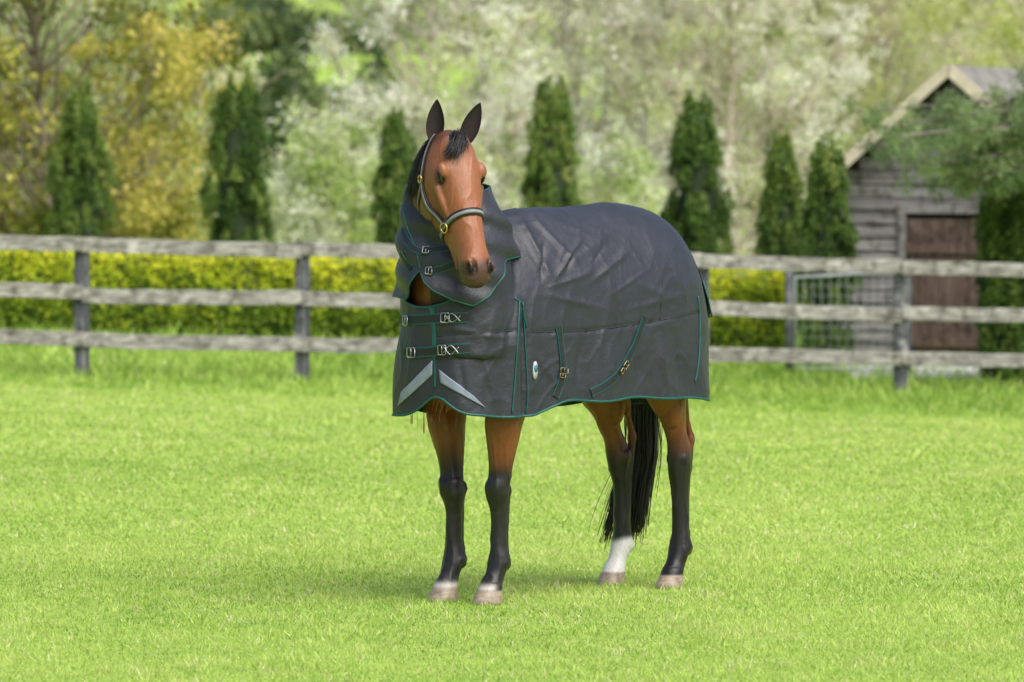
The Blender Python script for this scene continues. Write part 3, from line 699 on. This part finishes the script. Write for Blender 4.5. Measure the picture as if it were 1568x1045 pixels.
mass('distant_trees',[(-16,-6.4,100,115,18,3,6,1.6,.6,.13,1300),(-.6,18,104,120,34,5,9,2.0,.76,.14,1500),(-5.6,-3.0,128,142,8,3.2,4.6,1.0,.16,.13,1900),(-40,-13,150,210,20,5,9,3,.45,.3,900),(15,50,110,160,20,6,10,3,.55,.3,900),
 (-30,-14,250,330,14,5,8,4,.3,.45,900),(-2,30,250,330,24,5,8,4,.3,.45,900),(-12,-3,232,240,7,1.2,2.4,1.6,.3,.25,800),(-40,40,350,400,46,9,13,6,.35,.6,700),(-8.7,-6.4,112,122,6,4,6,1.3,.8,.12,1400)],dm,31)

# ------------------------------------------------------------ cypresses
cyp=leafmat('cypress_leaf',[(0,(.028,.062,.016)),(.4,(.09,.165,.03)),(.75,(.19,.28,.05)),(1,(.34,.37,.11))],.22)
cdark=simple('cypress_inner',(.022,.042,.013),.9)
def cypress(x,y,h,R,seed,tone=.5):
    r=np.random.default_rng(seed); g=float(G(x,y)); p=empty('cypress_tree'); lv=LV(); mb=MB()
    ph=r.uniform(0,6,4)
    def prof(u,a=0): return R*(1+.13*math.sin(u*9+a*2+ph[0])+.09*math.sin(u*17+a*3+ph[1]))*min(1,(.62+u*2.2))*(1-max(0,(u-.42)/.58)**2)**.8
    mb.tube([(x,y,g-.1),(x,y,g+h*.9)],[.05,.01],7)
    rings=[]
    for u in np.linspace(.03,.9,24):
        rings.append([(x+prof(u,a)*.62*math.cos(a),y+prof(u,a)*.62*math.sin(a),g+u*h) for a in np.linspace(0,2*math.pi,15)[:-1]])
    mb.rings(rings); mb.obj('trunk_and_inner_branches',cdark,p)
    for k in range(200):
        u=r.uniform(.02,.9)**.9; a=r.uniform(0,2*math.pi); rr=prof(u,a)*r.uniform(.72,1.10); n=120
        q=r.random(n); ln=r.uniform(.16,.38)
        cx=x+rr*math.cos(a); cy=y+rr*math.sin(a)
        C=np.stack([cx+r.normal(0,.036,n)*(1.2-q)-(cx-x)*q*.12,cy+r.normal(0,.036,n)*(1.2-q)-(cy-y)*q*.12,g+u*h+q*ln-.08],1)
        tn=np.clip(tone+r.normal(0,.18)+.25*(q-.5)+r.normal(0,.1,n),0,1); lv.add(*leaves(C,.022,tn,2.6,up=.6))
    for k in range(7):
        n=110;q=r.random(n); ox,oy=r.normal(0,R*.28,2); tp_=r.uniform(.6,1.02); C=np.stack([x+ox+r.normal(0,.05,n)*(1.05-q),y+oy+r.normal(0,.05,n)*(1.05-q),g+h*(.78+.22*q*tp_)],1); lv.add(*leaves(C,.022,np.clip(tone+r.normal(0,.12,n),0,1),2.6,up=.6))
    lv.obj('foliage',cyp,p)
cypress(-4.94,65,2.74,.34,1,.55);cypress(-3.13,65,2.95,.36,2,.45);cypress(-1.32,65,2.56,.25,3,.5);cypress(.455,65,3.02,.36,4,.62);cypress(2.11,65,2.86,.37,5,.38)
cypress(2.96,62.5,2.45,.22,6,.5);cypress(3.16,57.0,2.35,.26,7,.45);cypress(4.66,53.6,2.1,.27,8,.55);cypress(-6.8,65,2.8,.36,9)

# ------------------------------------------------------------ hedge
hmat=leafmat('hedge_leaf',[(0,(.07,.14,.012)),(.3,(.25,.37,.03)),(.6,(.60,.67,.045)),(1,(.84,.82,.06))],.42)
hedge=empty('clipped_hedge'); mb=MB(); lv=LV()
def hedge_run(x0,x1,y,h,dep):
    L=x1-x0; gs=[float(G(x,y)) for x in np.linspace(x0,x1,30)]
    rings=[[(x,y-dep/2+.08,gg-.1),(x,y-dep/2+.06,gg+h-.1),(x,y+dep/2-.06,gg+h-.1),(x,y+dep/2-.08,gg-.1)] for x,gg in zip(np.linspace(x0+.06,x1-.06,30),gs)]
    mb.rings(rings)
    n=int(L*2600); x=rng.uniform(x0,x1,n); lump=.05*np.sin(x*3.1)+.04*np.sin(x*7.7+1)+.03*np.sin(x*17)
    z=rng.random(n)**.85*h; yy=y-dep/2+rng.normal(0,.035,n)+lump*.8*np.sin(z*6+x*2)
    tp=rng.random(n)<.3; z=np.where(tp,h+rng.normal(0,.022,n)+lump*.35,z); yy=np.where(tp,y+rng.uniform(-dep/2,dep/2,n),yy)
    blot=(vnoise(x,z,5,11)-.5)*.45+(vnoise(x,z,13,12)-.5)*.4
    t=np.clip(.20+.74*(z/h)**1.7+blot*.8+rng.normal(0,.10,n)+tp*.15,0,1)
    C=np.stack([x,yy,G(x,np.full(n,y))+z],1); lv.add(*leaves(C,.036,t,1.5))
    n=1800
    for xe in(x0,x1):
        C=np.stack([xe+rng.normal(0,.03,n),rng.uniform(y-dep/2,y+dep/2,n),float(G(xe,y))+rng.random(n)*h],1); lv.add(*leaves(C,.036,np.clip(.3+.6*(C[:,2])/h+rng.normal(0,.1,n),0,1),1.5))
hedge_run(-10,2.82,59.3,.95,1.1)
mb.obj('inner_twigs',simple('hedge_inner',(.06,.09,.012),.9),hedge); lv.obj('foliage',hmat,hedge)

# ------------------------------------------------------------ shed
shed=empty('weatherboard_shed')
wb=woodmat('weatherboard',(.09,.08,.083),(.23,.21,.21),(.45,.43,.43),'x',0)
SY=57.5; SX0,SX1,PX=3.30,5.74,4.50; sg=float(G(4.5,SY)); EZ=1.70; PZ=2.72
bd=MB(); hgt=.135; z=sg
while z<PZ-.05:
    zc=z+hgt/2
    if zc<EZ: xa,xb=SX0,SX1
    else:
        k=(zc-EZ)/(PZ-EZ); xa=SX0+(PX-SX0)*k+.03; xb=SX1-(SX1-PX)*k-.03
    if xb-xa>.1:
        spans=[(xa,xb)]
        if zc<sg+1.62: spans=[(xa,3.93),(4.80,xb)]
        for a_,b_ in spans:
            jx=a_
            while jx<b_:
                ex=min(b_,jx+random.uniform(.7,1.5)); bd.box(((jx+ex)/2,SY+random.uniform(-.006,.006),zc+random.uniform(-.006,.006)),(ex-jx-.006,.022,hgt*random.uniform(.86,.95)),random.random(),uy=(0,1,-.13),uz=(0,.13,1)); jx=ex
    z+=hgt
bd.obj('front_boards',wb,shed,False)
sh=MB()
for xx in (SX0+.01,SX1-.01): 
    z=sg
    while z<EZ: sh.box((xx,SY+1.7,z+hgt/2),(.022,3.3,hgt*.93),random.random()); z+=hgt
sh.box(((SX0+SX1)/2,SY+3.4,(sg+EZ)/2),(SX1-SX0,.03,EZ-sg))
sh.obj('side_boards',wb,shed,False)
dk=MB(); dk.box(((SX0+SX1)/2,SY+.04,(sg+EZ)/2),(SX1-SX0-.06,.03,EZ-sg)); 
dk.add([(SX0+.05,SY+.045,EZ),(SX1-.05,SY+.045,EZ),(PX,SY+.045,PZ-.05)],[(0,1,2)]); dk.obj('wall_lining',simple('dark_lining',(.02,.018,.016),.9),shed,False)
roofm=simple('shingle_roof',(.20,.185,.17),.8,0,.4,6,.5); trim=simple('cream_barge_board',(.66,.57,.43),.7,0,.2,8)
rf_=MB(); tr=MB()
for sd,xe in((-1,SX0-.1),(1,SX1+.1)):
    sl=(PZ-EZ)/(PX-SX0); ze=PZ-abs(xe-PX)*sl+.02
    a_=np.array([xe,0,ze]);b_=np.array([PX,0,PZ+.05]); d=(b_-a_);L=np.linalg.norm(d);d/=L; nn=np.cross(np.array([0,1.,0]),d); nn*= 1 if nn[2]>0 else -1
    c=(a_+b_)/2; rf_.box((c[0]+nn[0]*.05,SY+1.6,c[2]+nn[2]*.05),(L,3.9,.03),ux=d,uy=(0,1,0),uz=nn)
    tr.box((c[0]+nn[0]*.008,SY-.37,c[2]+nn[2]*.008),(L,.03,.11),ux=d,uy=(0,1,0),uz=nn)
rf_.obj('roof',roofm,shed,False); tr.obj('barge_boards',trim,shed,False)
dr=MB()
for k in range(6): dr.box((4.05+.13*k,SY-.02+random.uniform(-.004,.004),sg+.78),(.124,.03,1.52),random.random())
for zz in(.3,1.25): dr.box((4.37,SY-.052,sg+zz),(.76,.03,.11))
dr.obj('door',woodmat('door_wood',(.05,.032,.028),(.12,.075,.06),(.22,.15,.125),'z',0),shed,False)
df=MB()
for xx in(3.94,4.80): df.box((xx,SY-.03,sg+.8),(.07,.06,1.62))
df.box((4.37,SY-.032,sg+1.64),(.95,.06,.09)); df.obj('door_frame',wb,shed,False)
shed.matrix_world=Matrix.Translation((PX,SY,0))@Matrix.Rotation(math.radians(-19),4,'Z')@Matrix.Translation((-PX,-SY,0))
sl=MB() 
sl.rings([[(3.2,54.0,g_),(4.4,54.0,g_),(5.1,56.6,g_),(3.2,57.0,g_)] for g_ in (sg-.15,sg+.09)]); sl.obj('concrete_slab',simple('concrete',(.55,.54,.51),.8,0,.12,5),None,False)

gate=empty('wire_gate'); gb=MB(); gx0,gx1,gy=2.72,3.72,54.6; gg=float(G(3.2,gy))
gb.tube([(gx0,gy,gg+.1),(gx0,gy,gg+.98),(gx1,gy,gg+1.03),(gx1,gy,gg+.1),(gx0,gy,gg+.1)],.016,7)
for k in range(1,12): gb.tube([(gx0+(gx1-gx0)*k/12,gy,gg+.1),(gx0+(gx1-gx0)*k/12,gy,gg+1.0)],.0022,4)
for k in range(1,9): gb.tube([(gx0,gy,gg+.1+.1*k),(gx1,gy,gg+.1+.1*k)],.0022,4)
gb.obj('frame_and_mesh',simple('galvanised',(.48,.50,.52),.45,.2,.1),gate)
gp=MB()
for xx in(2.66,3.8): gp.tube([(xx,gy,gg-.1),(xx,gy,gg+1.1)],.04,8)
gp.obj('gate_posts',postm,gate)

pin=leafmat('pine_needle',[(0,(.08,.14,.06)),(.4,(.22,.31,.13)),(.75,(.40,.50,.22)),(1,(.58,.62,.34))],.4)
pine=empty('pine_tree'); pb=MB(); lv=LV(); r=np.random.default_rng(5)
bx,by=5.9,52.6; g=float(G(bx,by)); trunk=[np.array([bx,by,g-.2]),np.array([bx+.05,by,g+2]),np.array([bx,by,g+4.5]),np.array([bx,by,g+7])]
pb.tube(catmull(trunk,4),[.16-.011*i for i in range(13)],10)
for k in range(54):
    zz=r.uniform(2.6,6.5); a=r.uniform(0,2*math.pi) if k>24 else math.pi+r.normal(0,.26); L=(2.8 if k<=24 else r.uniform(1.2,1.9))*r.uniform(.55,1)
    if k<=24: zz=r.uniform(2.1,2.7)
    e=np.array([bx+math.cos(a)*L,by+math.sin(a)*L,g+zz+r.uniform(-.30,.05)]); s0=np.array([bx,by,g+zz-.1]); md_=(s0+e)/2+np.array([0,0,.12])
    pts=catmull([s0,md_,e],4); pb.tube(pts,[.03-.003*i for i in range(len(pts))],5)
    for q in np.linspace(.22,1,15):
        p=s0+(e-s0)*q+np.array([0,0,.12*math.sin(math.pi*q)]); o=r.normal(0,.10,3)*np.array([1,1.3,.7]); c=p+o
        pb.tube([p,c],[.008,.004],4)
        n=80; C=c+r.normal(0,.050,(n,3)); lv.add(*leaves(C,.014,np.clip(.5+r.normal(0,.16)+r.normal(0,.12,n),0,1),6))
pb.obj('trunk_and_limbs',bark,pine); lv.obj('needles',pin,pine)

# ------------------------------------------------------------ light / camera
w=bpy.data.worlds.new("World"); scene.world=w; w.use_nodes=True; nt=w.node_tree; bg=nt.nodes['Background']
sky=N(nt,'ShaderNodeTexSky',sky_type='NISHITA'); sky.sun_disc=False; sky.sun_elevation=math.radians(54); sky.sun_rotation=math.radians(142); sky.dust_density=3; sky.air_density=1.0
nt.links.new(sky.outputs[0],bg.inputs[0]); bg.inputs[1].default_value=.15
sd=bpy.data.lights.new('sun','SUN'); sd.energy=4.8; sd.angle=math.radians(62); sd.color=(1,.965,.90)
so_=link(bpy.data.objects.new('sun',sd)); az=math.radians(142); el=math.radians(54)
v=Vector((math.sin(az)*math.cos(el),math.cos(az)*math.cos(el),math.sin(el))); so_.rotation_euler=v.to_track_quat('Z','Y').to_euler()
cd=bpy.data.cameras.new('camera'); cam=link(bpy.data.objects.new('camera',cd)); cam.location=(0,0,1.87); cam.rotation_euler=(math.radians(90-1.825),0,0)
cd.lens=200; cd.sensor_width=36; cd.clip_end=3000; cd.dof.use_dof=True; cd.dof.focus_distance=24.0; cd.dof.aperture_fstop=4.6
scene.camera=cam
scene.view_settings.view_transform='Standard'; scene.view_settings.look='None'; scene.view_settings.exposure=0
